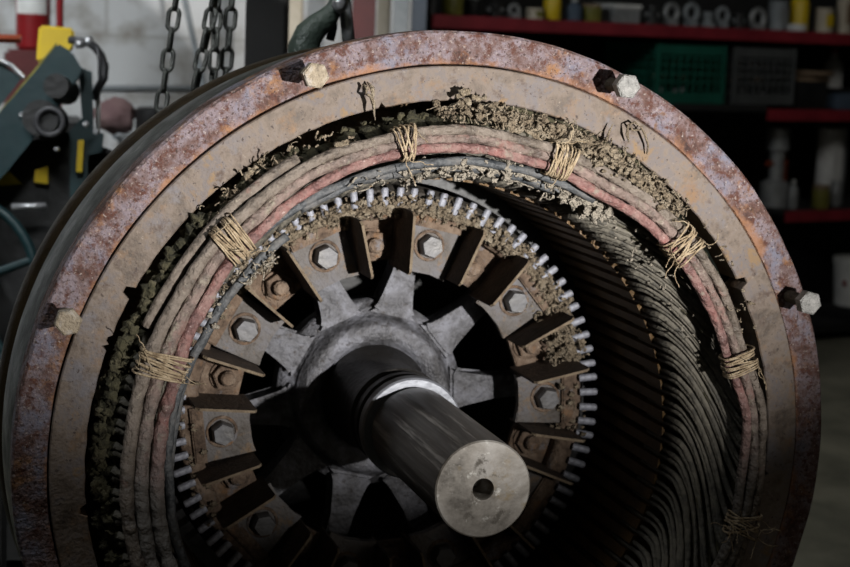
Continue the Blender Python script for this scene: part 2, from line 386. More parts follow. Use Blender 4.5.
# coil ends: four variants, 96 in all
def coil_mesh(seed):
    r_ = random.Random(seed); bm = bmesh.new()
    for side in (-1, 1):
        pts = []; rr = []
        jt = r_.uniform(-.35, .35); jr = r_.uniform(-.003, .003)
        pts += [P(.658, side*.75, -.30), P(.656, side*.75, -.17)]; rr += [.0040, .0040]
        K = 16
        for k in range(K+1):
            t = k/K; e = t*t*(3-2*t)
            R = .655+.108*t**1.25+jr*t; z = -.140+.175*t**.9; th = -24*e*(.55+.45*t)+side*.72*(1-.25*t)+jt*t
            pts.append(P(R, th, z+.0025*math.sin(t*7+seed))); rr.append(.0033+.0009*math.sin(t*5+seed))
        # knuckle
        pts += [P(.780+jr, -24.6+side*.5, .030), P(.793+jr*2, -24.6+side*.5, .010), P(.799+jr*2, -24+side*.5, -.02), P(.799, -23+side*.5, -.055), P(.79, -20+side*.5, -.09), P(.78, -15+side*.5, -.13), P(.76, -9, -.16), P(.72, -4, -.20)]
        rr += [.0060, .0066, .0066, .006, .0055, .0055, .005, .005]
        tube(bm, pts, rr, 8, jag=.4, flat=1.35)
    me = bpy.data.meshes.new('coil'); bmesh.ops.recalc_face_normals(bm, faces=bm.faces[:]); bm.to_mesh(me); bm.free()
    for p in me.polygons: p.use_smooth = True
    me.materials.append(M['coil']); me.materials.append(M['knuck'])
    for p in me.polygons:
        if math.hypot(p.center.x, p.center.z) > .776*S or (p.center.y > .04*S and math.hypot(p.center.x, p.center.z) > .70*S): p.material_index = 1  # olive dirt on the knuckles, darkened to paint the shadowed gap
    return me
cm = [coil_mesh(i) for i in range(5)]
for k in range(96):
    o = bpy.data.objects.new('stator_coil', cm[rnd.randrange(5)]); C.objects.link(o); o.parent = stator
    o.rotation_euler = (0, -rad(k*3.75+rnd.uniform(-.25, .25)), 0)

# mossy dirt on the knuckles outside of the strands
bm = bmesh.new()
for k in range(70):
    th = 118+k*1.35
    for q in range(2):
        blob(bm, P(rnd.uniform(.790, .815), th+rnd.uniform(-.5, .5), rnd.uniform(-.03, .02)), rnd.uniform(.0075, .0135), 3, .55)
for k in range(60):
    th = rnd.uniform(60, 118)
    blob(bm, P(rnd.uniform(.79, .81), th, rnd.uniform(-.05, .0)), rnd.uniform(.006, .011), 2, .6)
o = obj('mossy_dirt', bm, M['knuck'], stator, True); tag(o, 'olive fuzzy dirt caked over the coil knuckles', kind='stuff')

# the three bound strands of the connection ring
def interp(tab, th):
    th = (th+40) % 360-40
    xs = sorted(tab)
    if th <= xs[0]: return tab[xs[0]]
    for a, b in zip(xs, xs[1:]):
        if th <= b:
            t = (th-a)/(b-a); t = t*t*(3-2*t)
            return tab[a]*(1-t)+tab[b]*t
    return tab[xs[-1]]
RO = {-40: .80, -16: .805, 4: .80, 20: .778, 42: .785, 61: .778, 75: .778, 91: .792, 100: .792, 113: .797, 128: .79, 147: .777, 170: .772, 195: .775, 300: .78}
RI = {-40: .735, -16: .735, 4: .735, 16: .715, 42: .714, 62: .706, 75: .716, 90: .728, 97: .730, 113: .728, 130: .712, 146: .692, 161: .676, 190: .676, 300: .70}
def strand(name, f, rs, m, th0, th1, seed, ends=False):
    bm = bmesh.new(); pts = []; rr = []; n = int((th1-th0)/.5)
    for k in range(n+1):
        th = th0+(th1-th0)*k/n
        a, b = interp(RI, th), interp(RO, th)
        rs = max(.0112, min(.0155, (b-a)/6.0))
        R = a+rs+(b-a-2*rs)*f+.006*noise.noise(Vector((th*.09, seed, 0)))
        z = .072+.010*noise.noise(Vector((th*.07, seed+9, 0)))+(.006 if name else 0)
        pts.append(P(R, th, z)); 
        w = 1+.22*noise.noise(Vector((th*.35, seed, 4)))+.05*((th*.55+seed) % 1)
        rr.append(rs*S*w)
    if not ends: pts, rr = pts[:-1], rr[:-1]
    if ends: rr[0] *= .7; rr[-1] *= .75
    tube(bm, pts, rr, 14, jag=.10)
    return obj('connection_strand', bm, m, stator, True)
tag(strand('a', 1.0, .0150, M['tan'], -110, 250, 1), 'grey tan taped outer strand')
tag(strand('b', .52, .0150, M['pink'], -110, 250, 2), 'faded pink middle strand')
tag(strand('c', 0.0, .0150, M['red'], -110, 250, 3), 'red painted inner strand')
# short fourth lead with a blunt end, lying outside the others
bm = bmesh.new(); pts = []
for k in range(26):
    th = 153-36.5*k/25
    pts.append(P(interp(RO, th)+.012, th, .045+.02*k/25))
tube(bm, pts, [.010*S*1.2]*24+[.0125*S, .010*S], 12, jag=.1)
o = obj('lead_end', bm, M['tan'], stator, True); tag(o, 'grey lead with a blunt cut end')

# dark straps on the inner side of the strands
for (a0, a1, R0, R1, zz, w) in [(60, 132, .700, .712, .045, .010), (66, 120, .684, .700, .02, .012), (125, 215, .672, .660, .055, .011), (132, 210, .662, .655, .03, .009)]:
    bm = bmesh.new(); pts = []; n = 44
    for k in range(n+1):
        t = k/n; th = a0+(a1-a0)*t
        pts.append(P(R0+(R1-R0)*t+.006*noise.noise(Vector((th*.11, R0*90, 0))), th, zz+.01*noise.noise(Vector((th*.1, 3, R0*50)))))
    tube(bm, pts, w*S, 8, jag=.3, flat=.7)
    obj('insulation_strap', bm, M['strap'], stator, True)

# twine lashings
def lashing(th, width, n, seed, messy=.3, strands=0):
    r_ = random.Random(seed); bm = bmesh.new()
    a, b = interp(RI, th)-.004, interp(RO, th)+.006
    for k in range(n):
        off = (k/(n-1)-.5)*width; tilt = r_.uniform(-messy, messy)
        pts = []
        K = 22; gr = r_.uniform(0, .005)
        for q in range(K):
            an = 2*math.pi*q/K
            c, s = math.cos(an), math.sin(an)
            sc = (abs(c)**4+abs(s)**4)**-.25
            hr = ((b-a)/2+gr); hz = .026+gr
            R = (a+b)/2+hr*c*sc*.98; z = .078+hz*s*sc*.98
            pts.append(P(R, th+off+tilt*c*width*.5+r_.uniform(-.05, .05), z))
        loop_tube(bm, pts, r_.uniform(.0011, .0017), 6)
    for k in range(strands):
        t0 = th+r_.uniform(-width, width)*.5; R0 = r_.choice([a, b]); p = P(R0, t0, .1); pts = [p]
        v = Vector((r_.uniform(-1, 1), -.2, r_.uniform(-1, 1))).normalized()
        for q in range(9):
            v = (v+Vector((r_.uniform(-1, 1), r_.uniform(-.4, .2), r_.uniform(-1, 1)))*.55).normalized()
            p = p+v*.004; pts.append(p)
        tube(bm, pts, .0007, 5)
    obj('twine_lashing', bm, M['twine'], stator, True)
lashing(133.2, 4.6, 14, 1, .25, 4)
lashing(157.5, 4.2, 13, 2, .5, 5)
lashing(99.0, 2.6, 6, 3, .9, 5)
lashing(70.3, 4.0, 12, 4, .35, 6)
lashing(41.5, 4.4, 11, 5, .7, 8)
lashing(15.8, 3.6, 10, 6, .35, 3)
lashing(-15.5, 3.4, 8, 7, .9, 14)
lashing(186, 3.6, 0 or 8, 8, .5, 2) if False else None
lashing(212, 4.0, 9, 9, .5, 2)

# lint and crust
def crust(bm, R0, a0, a1, z, r, seed):
    n = int((a1-a0)*2.2); pts = []; rr = []
    for k in range(n+1):
        th = a0+(a1-a0)*k/n
        pts.append(P(R0+.008*noise.noise(Vector((th*.5, seed, 0))), th, z+.012*noise.noise(Vector((th*.45, seed, 7)))))
        rr.append(max(.0006, r*(.75+.75*noise.noise(Vector((th*.8, seed, 2)))+.5*noise.noise(Vector((th*2.3, seed, 5))))))
    rr[0] = rr[-1] = .0006
    tube(bm, pts, rr, 16, jag=1.2)
def lint(name, parent, m, spots, curls, label, crusts=()):
    bm = bmesh.new()
    for c_ in crusts: crust(bm, *c_)
    for (R, th, z, s, sub) in spots: blob(bm, P(R, th, z), (s, s*rnd.uniform(.5, .9), s*rnd.uniform(.6, 1.1)), sub, .95)
    for (R, th, z, ln, w) in curls:
        p = P(R, th, z); v = Vector((rnd.uniform(-1, 1), rnd.uniform(-.6, 0), rnd.uniform(-1, 1))).normalized(); ax = Vector((rnd.uniform(-1, 1), rnd.uniform(-1, 1), rnd.uniform(-1, 1))).normalized()
        pts = [p]; n = 9; turn = rnd.uniform(.2, .7)
        for q in range(n):
            v = (Matrix.Rotation(turn, 3, ax) @ v + Vector((rnd.uniform(-1, 1), rnd.uniform(-1, 1), rnd.uniform(-1, 1)))*.25).normalized()
            p = p+v*ln/n; pts.append(p)
        tube(bm, pts, [w*(.6+.8*rnd.random()) for _ in pts], 6, jag=.6)
    o = obj(name, bm, m, parent, True); tag(o, label, kind='stuff'); return o
U_ = rnd.uniform
sp = []; cu = []
for k in range(150):
    th = U_(44, 84); Rm = .835-.001*(84-th)
    sp.append((U_(.785, .828), th, U_(-.01, .03), U_(.0025, .008), 2))
for k in range(60):
    sp.append((U_(.76, .80), U_(46, 68), U_(.07, .10), U_(.002, .005), 2))
for k in range(34): sp.append((U_(.80, .838), U_(82, 92), U_(0, .05), U_(.002, .006), 2))
for k in range(26): sp.append((U_(.795, .835), U_(116, 129), U_(.0, .04), U_(.003, .007), 2))
for k in range(12): sp.append((U_(.785, .80), U_(107, 111), U_(.04, .08), U_(.003, .006), 2))
for k in range(260): cu.append((U_(.785, .84), U_(44, 92), U_(.0, .06), U_(.008, .022), U_(.0006, .0016)))
for k in range(60): cu.append((U_(.785, .84), U_(110, 135), U_(.0, .06), U_(.008, .022), U_(.0006, .0014)))
for k in range(26): cu.append((U_(.77, .83), U_(20, 45), U_(.05, .09), U_(.006, .018), U_(.0006, .0014)))
lint('lint', stator, M['lint'], sp, cu, 'tan lint and crust between flange and strands', [(.812, 44, 86, .005, .013, 1), (.795, 48, 80, .03, .009, 2), (.822, 60, 92, .0, .008, 3)])
sp = []; cu = []
for k in range(130): sp.append((U_(.665, .712), U_(58, 100), U_(-.02, .05), U_(.002, .0065), 2))
for k in range(30): sp.append((U_(.66, .71), U_(56, 64), U_(.0, .05), U_(.003, .008), 2))
for k in range(20): sp.append((U_(.655, .70), U_(28, 50), U_(-.06, .0), U_(.001, .003), 2))
for k in range(16): sp.append((U_(.655, .685), U_(128, 150), U_(.03, .07), U_(.002, .006), 2))
for k in range(90): cu.append((U_(.665, .715), U_(54, 110), U_(.0, .06), U_(.008, .02), U_(.0006, .0014)))
for k in range(20): cu.append((U_(.66, .72), U_(20, 54), U_(-.04, .02), U_(.006, .014), U_(.0006, .0012)))
for k in range(26): cu.append((U_(.65, .67), U_(128, 137), U_(.05, .08), U_(.010, .022), U_(.0006, .0012)))
lint('lint', stator, M['lintw'], sp, cu, 'pale lint clumps hanging below the strands', [(.695, 57, 98, .03, .007, 4), (.68, 60, 88, .01, .006, 5)])
bm = bmesh.new(); tube(bm, [P(.834-.002*math.sin(k*.7), 50+k*1.1, -.004+.002*math.sin(k)) for k in range(28)], .0042, 8, flat=2.2, jag=.2)
o = obj('liner_strip', bm, M['knuck'], stator, True); tag(o, 'dark olive liner strip under the flange edge')
# hanging shreds on the face of the ring
def px3(px, py, z):   # pixel -> stator local point on machine plane z (used only to read off positions)
    n = Vector((0, 1, 0)); w = on_plane(px, py, Vector((0, -z*S, 0)), n)-Vector((0, 0, H))
    return Matrix.Rotation(-TILT, 3, 'Y') @ w
bm = bmesh.new()
tube(bm, [px3(*q) for q in [(363, 84, .03), (367, 88, .04), (366, 94, .045), (371, 96, .05), (374, 104, .05), (374, 112, .05), (375, 120, .04)]], [.002, .0028, .0018, .0035, .0028, .0018, .0008], 7, jag=.9)
tube(bm, [px3(*q) for q in [(367, 82, .02), (372, 88, .04), (373, 97, .05)]], [.001, .003, .002], 7, jag=.9)
tube(bm, [px3(*q) for q in [(629, 142, .03), (627, 134, .035), (628, 125, .04), (635, 122, .04), (641, 127, .04), (645, 135, .035), (648, 145, .03), (647, 154, .02)]], [.001, .0022, .0012, .0018, .0012, .0022, .0018, .001], 7, jag=.9)
tube(bm, [px3(*q) for q in [(629, 124, .03), (633, 130, .03), (640, 130, .03), (643, 126, .03)]], [.001, .0018, .0014, .001], 7, jag=.9)
tube(bm, [px3(*q) for q in [(606, 142, .03), (609, 132, .035), (613, 124, .035)]], [.003, .0014, .0006], 7, jag=.9)
for c in [(458, 96), (463, 93), (468, 92), (474, 97), (478, 98), (467, 102), (461, 104), (484, 98)]:
    blob(bm, px3(c[0], c[1], .045), U_(.003, .006), 2, 1.0)
o = obj('dust_shred', bm, M['lint'], stator, True)
tag(o, 'torn shreds of lint stuck on the flange face', kind='stuff')

# flange bolts with long exposed shanks
def hexhead(bm, c, ax, r, h, rot=0.0, chamfer=.12):
    ax = ax.normalized(); u = ax.orthogonal().normalized(); u = Matrix.Rotation(rot, 3, ax) @ u; v = ax.cross(u)
    rings = []
    for hh, k in ((0, 1), (h*(1-chamfer), 1), (h, .88)):
        rings.append([bm.verts.new(c+ax*hh+(u*math.cos(math.pi/3*i)+v*math.sin(math.pi/3*i))*r*k) for i in range(6)])
    for i in range(2):
        for j in range(6): bm.faces.new((rings[i][j], rings[i][(j+1) % 6], rings[i+1][(j+1) % 6], rings[i+1][j]))
    bm.faces.new(rings[0][::-1]); bm.faces.new(rings[2])
for i, (R, th) in enumerate([(.956, 156.1), (.963, 109.9), (.963, 65.1), (.957, 21.1), (.96, -24), (.96, 201), (.96, 246), (.96, 291)]):
    bm = bmesh.new(); hexhead(bm, P(R, th, .082), Vector((0, -1, 0)), .0300*S, .030*S, rot=[.4, .1, .15, .0][i % 4])
    b = obj('flange_bolt', bm, M['boltg'] if i in (2, 3) else M['bolt'], stator)
    if i in (2, 3): tag(b, 'greyer hex bolt head')
    bm = bmesh.new(); pts = []; rr = []
    for k in range(40):
        pts.append(P(R, th, -.02+.104*k/39)); rr.append((.0145+(.0012 if k % 2 else 0))*S)
    tube(bm, pts, rr, 14)
    obj('bolt_shank', bm, M['shank'], b)
# support feet below
bm = bmesh.new()
for sx in (-.5, .5):
    box(bm, (sx*S, .18, -.93*S), (.18, .34, .12), bev=.006)
obj('mounting_foot', bm, M['black'], stator)

# ================================================================== ROTOR
rotor = empty('generator_rotor', (0, 0, H)); rotor.rotation_euler = (0, TILT, 0)
tag(rotor, 'grey spoked rotor with bolted pole plates inside the bore of the stator', 'generator rotor')
ZS = -.64
# shaft
bm = bmesh.new()
lathe(bm, [(.0225, .20), (.0225, .284), (.025, .290), (.1075, .290), (.1108, .287), (.1108, .270)], 128, closed=False)
lathe(bm, [(.0005, .19), (.0225, .20)], 64, closed=False)
obj('shaft_end', bm, M['face'], rotor, 'auto')
bm = bmesh.new()
lathe(bm, [(.03, .20), (.1112, .284), (.1112, -.262), (.106, -.268), (.106, -.285), (.02, -.285)], 128)
o = obj('shaft', bm, M['shaft'], rotor, 'auto')
bm = bmesh.new()
lathe(bm, [(.09, -.282), (.127, -.282), (.1315, -.288), (.1315, -.318), (.126, -.322), (.09, -.322)], 128)
obj('shaft_collar', bm, M['bright'], rotor, 'auto')
bm = bmesh.new()
lathe(bm, [(.05, -.322), (.120, -.322), (.120, -.35), (.128, -.355), (.128, -.38), (.121, -.385), (.121, -.41), (.130, -.415), (.130, -.44), (.123, -.445), (.123, -.60), (.145, -.64), (.150, -1.2), (.05, -1.2)], 128)
obj('shaft_step', bm, M['darkstep'], rotor, 'auto')
# hub and spokes
poles = [0, 37.5, 75, 112, 148.5, 184.5, 220, 255, 290, 325]
bm = bmesh.new()
lathe(bm, [(.14, -.67), (.155, -.655), (.165, -.640), (.198, -.640), (.212, -.655), (.216, -.69), (.236, -.712), (.26, -.72), (.26, -.80), (.14, -.80)], 160)
obj('hub', bm, M['spid'], rotor, True)
for th in poles:
    bm = bmesh.new(); c, s = math.cos(rad(th)), math.sin(rad(th))
    prof = [(.225, .064), (.235, .052), (.25, .043), (.275, .037), (.345, .033), (.43, .031)]
    pl = [(r, -w) for r, w in prof]+[(r, w) for r, w in prof[::-1]]
    prism(bm, [(x*c-y*s, x*s+y*c) for x, y in pl], -.685, -.76, .008)
    obj('spoke', bm, M['spid'], rotor, 'auto')
# drum
bm = bmesh.new()
lathe(bm, [(.50, -.60), (.575, -.60), (.588, -.62), (.588, -1.25), (.50, -1.25)], 192)
obj('rotor_rim', bm, M['drum'], rotor, 'auto')
bm = bmesh.new()
lathe(bm, [(.505, -.60), (.505, -.545), (.515, -.532), (.548, -.530), (.556, -.54), (.556, -.60)], 240, amp=.004, fs=30)
obj('end_ring', bm, M['rustp'], rotor, True)
# damper pins, radial rods round the rim
pm = None
for k in range(88):
    th = k*360/88+1
    if pm is None:
        bm = bmesh.new(); tube(bm, [P(.545, 0, -.520), P(.588, 0, -.512), P(.5915, 0, -.512)], [.0100*S, .0100*S, .0080*S], 10)
        pm = obj('rim_pin', bm, M['pin'], rotor, 'auto'); pm.rotation_euler = (0, -rad(th), 0)
    else: dup(pm, rotor, -rad(th+U_(-.25, .25)))
# pole plates
def plate_poly(half_in, half_out, r0, r1, cut=0):
    a = rad(half_in)
    return [pol(r0, -half_in), pol(r0+.004, -half_in*.3), pol(r0+.006, half_in*.4), pol(r0, half_in), pol(r1, half_out), pol(r1+.003, 0), pol(r1, -half_out)]
def rotp(pl, th):
    c, s = math.cos(rad(th)), math.sin(rad(th)); return [(x*c-y*s, x*s+y*c) for x, y in pl]
for i, th in enumerate(poles):
    bm = bmesh.new()
    prism(bm, rotp(plate_poly(10.2, 8.8, .368, .500), th), -.530, -.556, .003)
    pp = obj('pole_plate', bm, M['plate'], rotor, 'auto')
    bm = bmesh.new()
    prism(bm, rotp([pol(.498, -8.6), pol(.498, 8.6), pol(.530, 8.0), pol(.532, -8.0)], th), -.515, -.55, .004)
    obj('pole_edge_strip', bm, M['rustp'], pp, 'auto')
    cR = .447
    # dished washer ring round each bolt
    bm = bmesh.new(); c0 = P(cR, th, -.530)
    loop_tube(bm, [c0+Vector((math.cos(a), 0, math.sin(a)))*.0385*S for a in [2*math.pi*q/28 for q in range(28)]], .0045*S, 8)
    obj('washer', bm, M['rustp'], pp, True)
    bm = bmesh.new(); hexhead(bm, P(cR, th, -.531), Vector((0, -1, 0)), .0320*S, .040*S, rot=rnd.random(), chamfer=.3)
    obj('pole_bolt', bm, M['head'], pp)
    # recessed plate towards the next pole
    nx = poles[(i+1) % 10]+(360 if i == 9 else 0); mid = (th+nx)/2; hw = (nx-th)/2-10.6
    bm = bmesh.new()
    prism(bm, rotp([pol(.392, -hw*1.05), pol(.394, hw*1.05), pol(.515, hw*.95), pol(.515, -hw*.95)], mid), -.585, -.61, .003)
    rp = obj('recessed_plate', bm, M['rustp'], rotor, 'auto')
    bm = bmesh.new(); c0 = P(.436, mid, -.585)
    tube(bm, [c0, c0+Vector((0, -.008*S, 0))], .042*S, 22); hexhead(bm, c0+Vector((0, -.008*S, 0)), Vector((0, -1, 0)), .038*S, .022*S, rot=rnd.random())
    nt_ = obj('pole_nut', bm, M['rustp'], rp)
    bm = bmesh.new(); tube(bm, [c0, c0+Vector((0, -.05*S, 0)), c0+Vector((0, -.056*S, 0))], [.0205*S, .0205*S, .015*S], 14)
    obj('stud', bm, M['rustp'], nt_, 'auto')
    # two radial blades flank every pole plate
    for sgn, R1, jz in ((-1, U_(.528, .545), U_(-.01, .01)), (1, U_(.528, .545), U_(-.01, .01))):
        a = th+sgn*10.9; w = .0034
        bm = bmesh.new()
        ca, sa = math.cos(rad(a)), math.sin(rad(a))
        quad = [(.376, -.60), (.376, -.415+jz), (.384, -.402+jz), (R1-.01, -.398+jz), (R1, -.41+jz), (R1, -.60)]
        vs = []
        for off in (-w, w):
            vs.append([bm.verts.new(Vector((r*ca-off*sa, -z, r*sa+off*ca))*S) for r, z in quad])
        n = len(quad); bm.faces.new(vs[0]); bm.faces.new(vs[1][::-1])
        for q in range(n):
            fc = bm.faces.new((vs[0][q], vs[1][q], vs[1][(q+1) % n], vs[0][(q+1) % n])); fc.material_index = 1 if q in (1, 2, 3) else 0
        bl = obj('fan_blade', bm, M['blade'], rotor); bl.data.materials.append(M['blade_lit'])
# lint on the rotor
sp = []; cu = []
for k in range(620):
    th = U_(15, 150) if k < 540 else U_(-20, 215)
    sp.append((U_(.515, .565) if rnd.random() < .8 else U_(.50, .58), th, U_(-.530, -.500), U_(.002, .0055), 2))
for k in range(90): sp.append((U_(.47, .56), U_(12, 36), U_(-.56, -.50), U_(.002, .0065), 2))
for k in range(40): sp.append((U_(.48, .55), U_(-12, 12), U_(-.56, -.50), U_(.002, .006), 2))
for k in range(30): sp.append((U_(.50, .55), U_(128, 140), U_(-.54, -.48), U_(.002, .006), 2))
for k in range(420): cu.append((U_(.51, .575), U_(10, 150), U_(-.53, -.495), U_(.006, .016), U_(.0006, .0015)))
for k in range(70): cu.append((U_(.46, .56), U_(10, 38), U_(-.55, -.48), U_(.008, .02), U_(.0008, .0018)))
lint('lint', rotor, M['lint'], sp, cu, 'tan lint packed between the pins and the plates', [(.535, 8, 150, -.52, .0085, 6), (.555, 20, 140, -.525, .006, 7), (.515, 10, 36, -.53, .009, 8)])

# ================================================================== SUPPORT
for x in (-.30, .30):
    bm = bmesh.new(); box(bm, (0, 0, .0475), (.20, .62, .095), bev=.004)
    o = obj('timber_block', bm, M['wood'], None, loc=(x, .2, 0))
    tag(o, 'timber block on the floor under the %s foot of the stator' % ('left' if x < 0 else 'right'), 'timber', 'timber blocks under the stator')

# ================================================================== CHAINS
def link_mesh(L, W, w):
    bm = bmesh.new(); pts = []
    hl = L/2-W/2
    for k in range(20):
        a = 2*math.pi*k/20
        x = math.cos(a)*(W/2-w); z = math.sin(a)*(W/2-w)+(hl if math.sin(a) >= 0 else -hl)
        pts.append((x, 0, z))
    loop_tube(bm, pts, w, 8); return bm
lm = None
def chain(p0, p1, label, L=.042, W=.024, w=.0038):
    global lm
    d_ = (p1-p0); ln = d_.length; d_.normalize(); pitch = L-2*w*1.15
    root = empty('lifting_chain', p0); tag(root, label, 'chain')
    n = int(ln/pitch)+1; q = d_.to_track_quat('-Z', 'Y')
    for k in range(n):
        rot = q @ Matrix.Rotation(rad(90*(k % 2)+35), 3, 'Z').to_quaternion()
        if lm is None: lm = obj('chain_link', link_mesh(L, W, w), M['chain'], root, True); c = lm
        else: c = dup(lm, root)
        c.rotation_mode = 'QUATERNION'; c.rotation_quaternion = rot; c.location = d_*(pitch*k)
        c.scale = (1, 1, 1)
    return root
def span(a, b, depth, dpt2=None, up=.62):
    A = at(*a, depth); B = at(*b, dpt2 or depth); v = (A-B)/(A-B).length
    return B+v*((A-B).length+up), B
beam_z = None
chs = [((176, 0), (160, 114), 2.98, 'steel lifting chain furthest left, ending low on the black barrel'),
       ((214, 0), (194, 92), 2.93, 'heavy lifting chain second from left, leaning over the barrel rim'),
       ((217, 0), (213, 88), 3.03, 'thin chain hanging just right of the leaning heavy chain'),
       ((232, 0), (225, 82), 3.06, 'rightmost chain, beside the black post')]
tops = []
for i, (a, b, dd, lb) in enumerate(chs):
    A, B = span(a, b, dd)
    chain(A, B, lb, *((.046, .0265, .0042))); tops.append(A)
zb = max(t.z for t in tops)+.02
bm = bmesh.new(); cx = sum(t.x for t in tops)/4; cy = sum(t.y for t in tops)/4
box(bm, (0, 0, 0), (1.2, .12, .03)); box(bm, (0, 0, .12), (1.2, .03, .22)); box(bm, (0, 0, .24), (1.2, .12, .03))
bmm = obj('lifting_beam', bm, M['yellow'], None, loc=(cx+.1, cy, zb+.02)); tag(bmm, 'yellow steel lifting beam above the chains', 'beam')
bm = bmesh.new(); cyl(bm, (0, 0, .2), (0, 0, 3.0-zb), .02); obj('hanger_rod', bm, M['steel'], bmm)

# lifting hook at the top of the barrel
hk = empty('lifting_hook', at(303, 62, 2.97)); tag(hk, 'thick dark green curved lifting hook standing behind the rusty ring', 'hook')
hl = hk.location
bm = bmesh.new()
pts = [(299, 84), (301, 68), (304, 46), (309, 34), (318, 25), (328, 17), (334, 9), (338, 0), (341, -12)]
tube(bm, [at(*p, 2.97)-hl for p in pts], [.028, .028, .027, .0255, .022, .0185, .015, .0135, .013], 18, flat=.8)
obj('hook_body', bm, M['hook'], hk, True)
bm = bmesh.new()
a = at(339, 5, 2.95)-hl; blob(bm, a, (.0125, .0125, .0145), 3, .12)
obj('hook_eye', bm, M['steel'], hk, True)
bm = bmesh.new()
tube(bm, [at(*p, 2.99)-hl for p in [(349, 45), (347, 25), (345, 8), (343, -10)]], [.0115]*4, 14)
obj('steel_leg', bm, M['steel'], hk, True)
bm = bmesh.new()
tube(bm, [at(*p, 2.99)-hl for p in [(330, 40), (333, 28), (335, 15)]], [.008, .008, .005], 12)
obj('safety_latch', bm, M['dark'], hk, True)

# ================================================================== ROOM
def struct(name, bm, m): o = obj(name, bm, m); o['kind'] = 'structure'; return o
bm = bmesh.new(); box(bm, (.5, 1.5, -.05), (13, 12, .1)); struct('floor', bm, M['floor'])
wx = on_plane(418, 10, Vector((0, 3.8, 0)), Vector((0, 1, 0))).x
bm = bmesh.new(); box(bm, ((wx-6)/2, 3.875, 1.5), (wx+6, .15, 3.0)); struct('wall_back', bm, M['block'])
bm = bmesh.new(); box(bm, (3.4+wx/2, 7.425, 1.5), (9, .15, 3.0)); struct('wall_far', bm, M['dkboard'])  # far and return walls coloured near-black for the unlit depth
bm = bmesh.new(); box(bm, (wx-.075, 5.66, 1.5), (.15, 3.4, 3.0)); struct('wall_return', bm, M['dkboard'])
bm = bmesh.new(); box(bm, (.5, 1.5, 3.05), (13, 12, .1)); struct('ceiling', bm, M['grey'])
bm = bmesh.new()
tube(bm, [on_plane(-200, 88, Vector((0, 3.791, 0)), Vector((0, 1, 0))), on_plane(415, 88, Vector((0, 3.791, 0)), Vector((0, 1, 0)))], .010, 10)
o = obj('conduit', bm, M['grey'], None, True); tag(o, 'thin grey conduit running along the white block wall', 'conduit')
o.data.transform(Matrix.Identity(4))

def post(px0, px1, y0, y1, depth, name, m, label, cat, lean=0, thick=.05):
    a = at(px0, y0, depth); b = at(px1, y0, depth); w = (b-a).length
    c = (a+b)/2; root = empty(name, (c.x, c.y, 0)); root.rotation_euler = (0, 0, math.atan2(rx.y, rx.x))
    tag(root, label, cat)
    h = at((px0+px1)/2, y0, depth).z+.6
    bm = bmesh.new(); box(bm, (0, 0, h/2), (w, thick, h), bev=.004); obj('upright', bm, m, root)
    bm = bmesh.new(); box(bm, (0, 0, .01), (w*1.6, thick*2, .02), bev=.003); obj('base_foot', bm, m, root)
    return root
post(248, 288, 0, 60, 3.9, 'machine_post', M['dkboard'], 'wide matt black post to the left of the dark green hook', 'post', thick=.1)
post(353, 376, 0, 30, 5.0, 'painted_post', M['brownred'], 'dark red post just right of the hook', 'post')
post(378, 391, 0, 30, 5.2, 'painted_post', M['beige'], 'narrow pale beige post between the dark red and grey posts', 'post')
post(394, 409, 0, 30, 5.0, 'painted_post', M['grey'], 'grey post, left one of two beside the shelf', 'post')
post(412, 427, 0, 30, 5.3, 'painted_post', M['blue'], 'slate blue grey post against the end of the red shelf', 'post')
post(289, 303, 0, 30, 5.1, 'pipe_post', M['beige'], 'pale stained post behind the dark green hook', 'post')

# leaning grey pipe
pa, pb_ = at(172, -60, 5.6), at(200, 70, 5.6); pe = pa+(pb_-pa)*((pa.z-.0)/(pa.z-pb_.z))
bm = bmesh.new(); tube(bm, [pa, pb_, pe], .010, 10)
o = obj('leaning_pipe', bm, M['grey'], None, True); tag(o, 'thin grey rod leaning on the white wall between the chains', 'rod')

# -------------------------------------------------- teal machine at the left
DM = 3.9; SC = DM/FPX
mt = empty('workshop_machine', (at(40, 300, DM).x, at(40, 300, DM).y, 0)); tag(mt, 'dark teal workshop machine with a slanting arm and yellow guard', 'machine')
mo = mt.location.copy()
def A(px, py, dd=0): return at(px, py, DM+dd)-mo
def slab(bm, quad, d0, d1):
    f = [A(*q, d0) for q in quad]; b = [A(*q, d1) for q in quad]; n = len(quad)
    a = [bm.verts.new(v) for v in f]; c = [bm.verts.new(v) for v in b]
    bm.faces.new(a); bm.faces.new(c[::-1])
    for i in range(n): bm.faces.new((a[i], c[i], c[(i+1) % n], a[(i+1) % n]))
bm = bmesh.new(); slab(bm, [(57, 43), (72, 52), (84, 72), (60, 105), (10, 168), (-60, 250), (-90, 215), (0, 112)], -.05, .12)
bmesh.ops.bevel(bm, geom=bm.edges[:], offset=.006, segments=2, affect='EDGES'); obj('slanting_arm', bm, M['teal'], mt)
bm = bmesh.new(); slab(bm, [(56, 43), (57.5, 44), (1, 114), (-90, 218), (-92, 216), (-1, 112)], -.045, .12); obj('arm_edge', bm, M['olive'], mt)
bm = bmesh.new(); slab(bm, [(-60, 55), (0, 62), (22, 78), (0, 106), (-60, 150)], .0, .3); obj('side_cover', bm, M['teal'], mt)
bm = bmesh.new(); tube(bm, [A(-5, 58, -.01), A(12, 66, -.01), A(24, 78, -.01)], .006, 8); obj('cover_rail', bm, M['steel'], mt)
bm = bmesh.new(); slab(bm, [(39, 25), (74, 28), (75, 46), (64, 60), (36, 62)], .125, .24)
bmesh.ops.bevel(bm, geom=bm.edges[:], offset=.006, segments=3, affect='EDGES'); obj('guard', bm, M['yellow'], mt, 'auto')
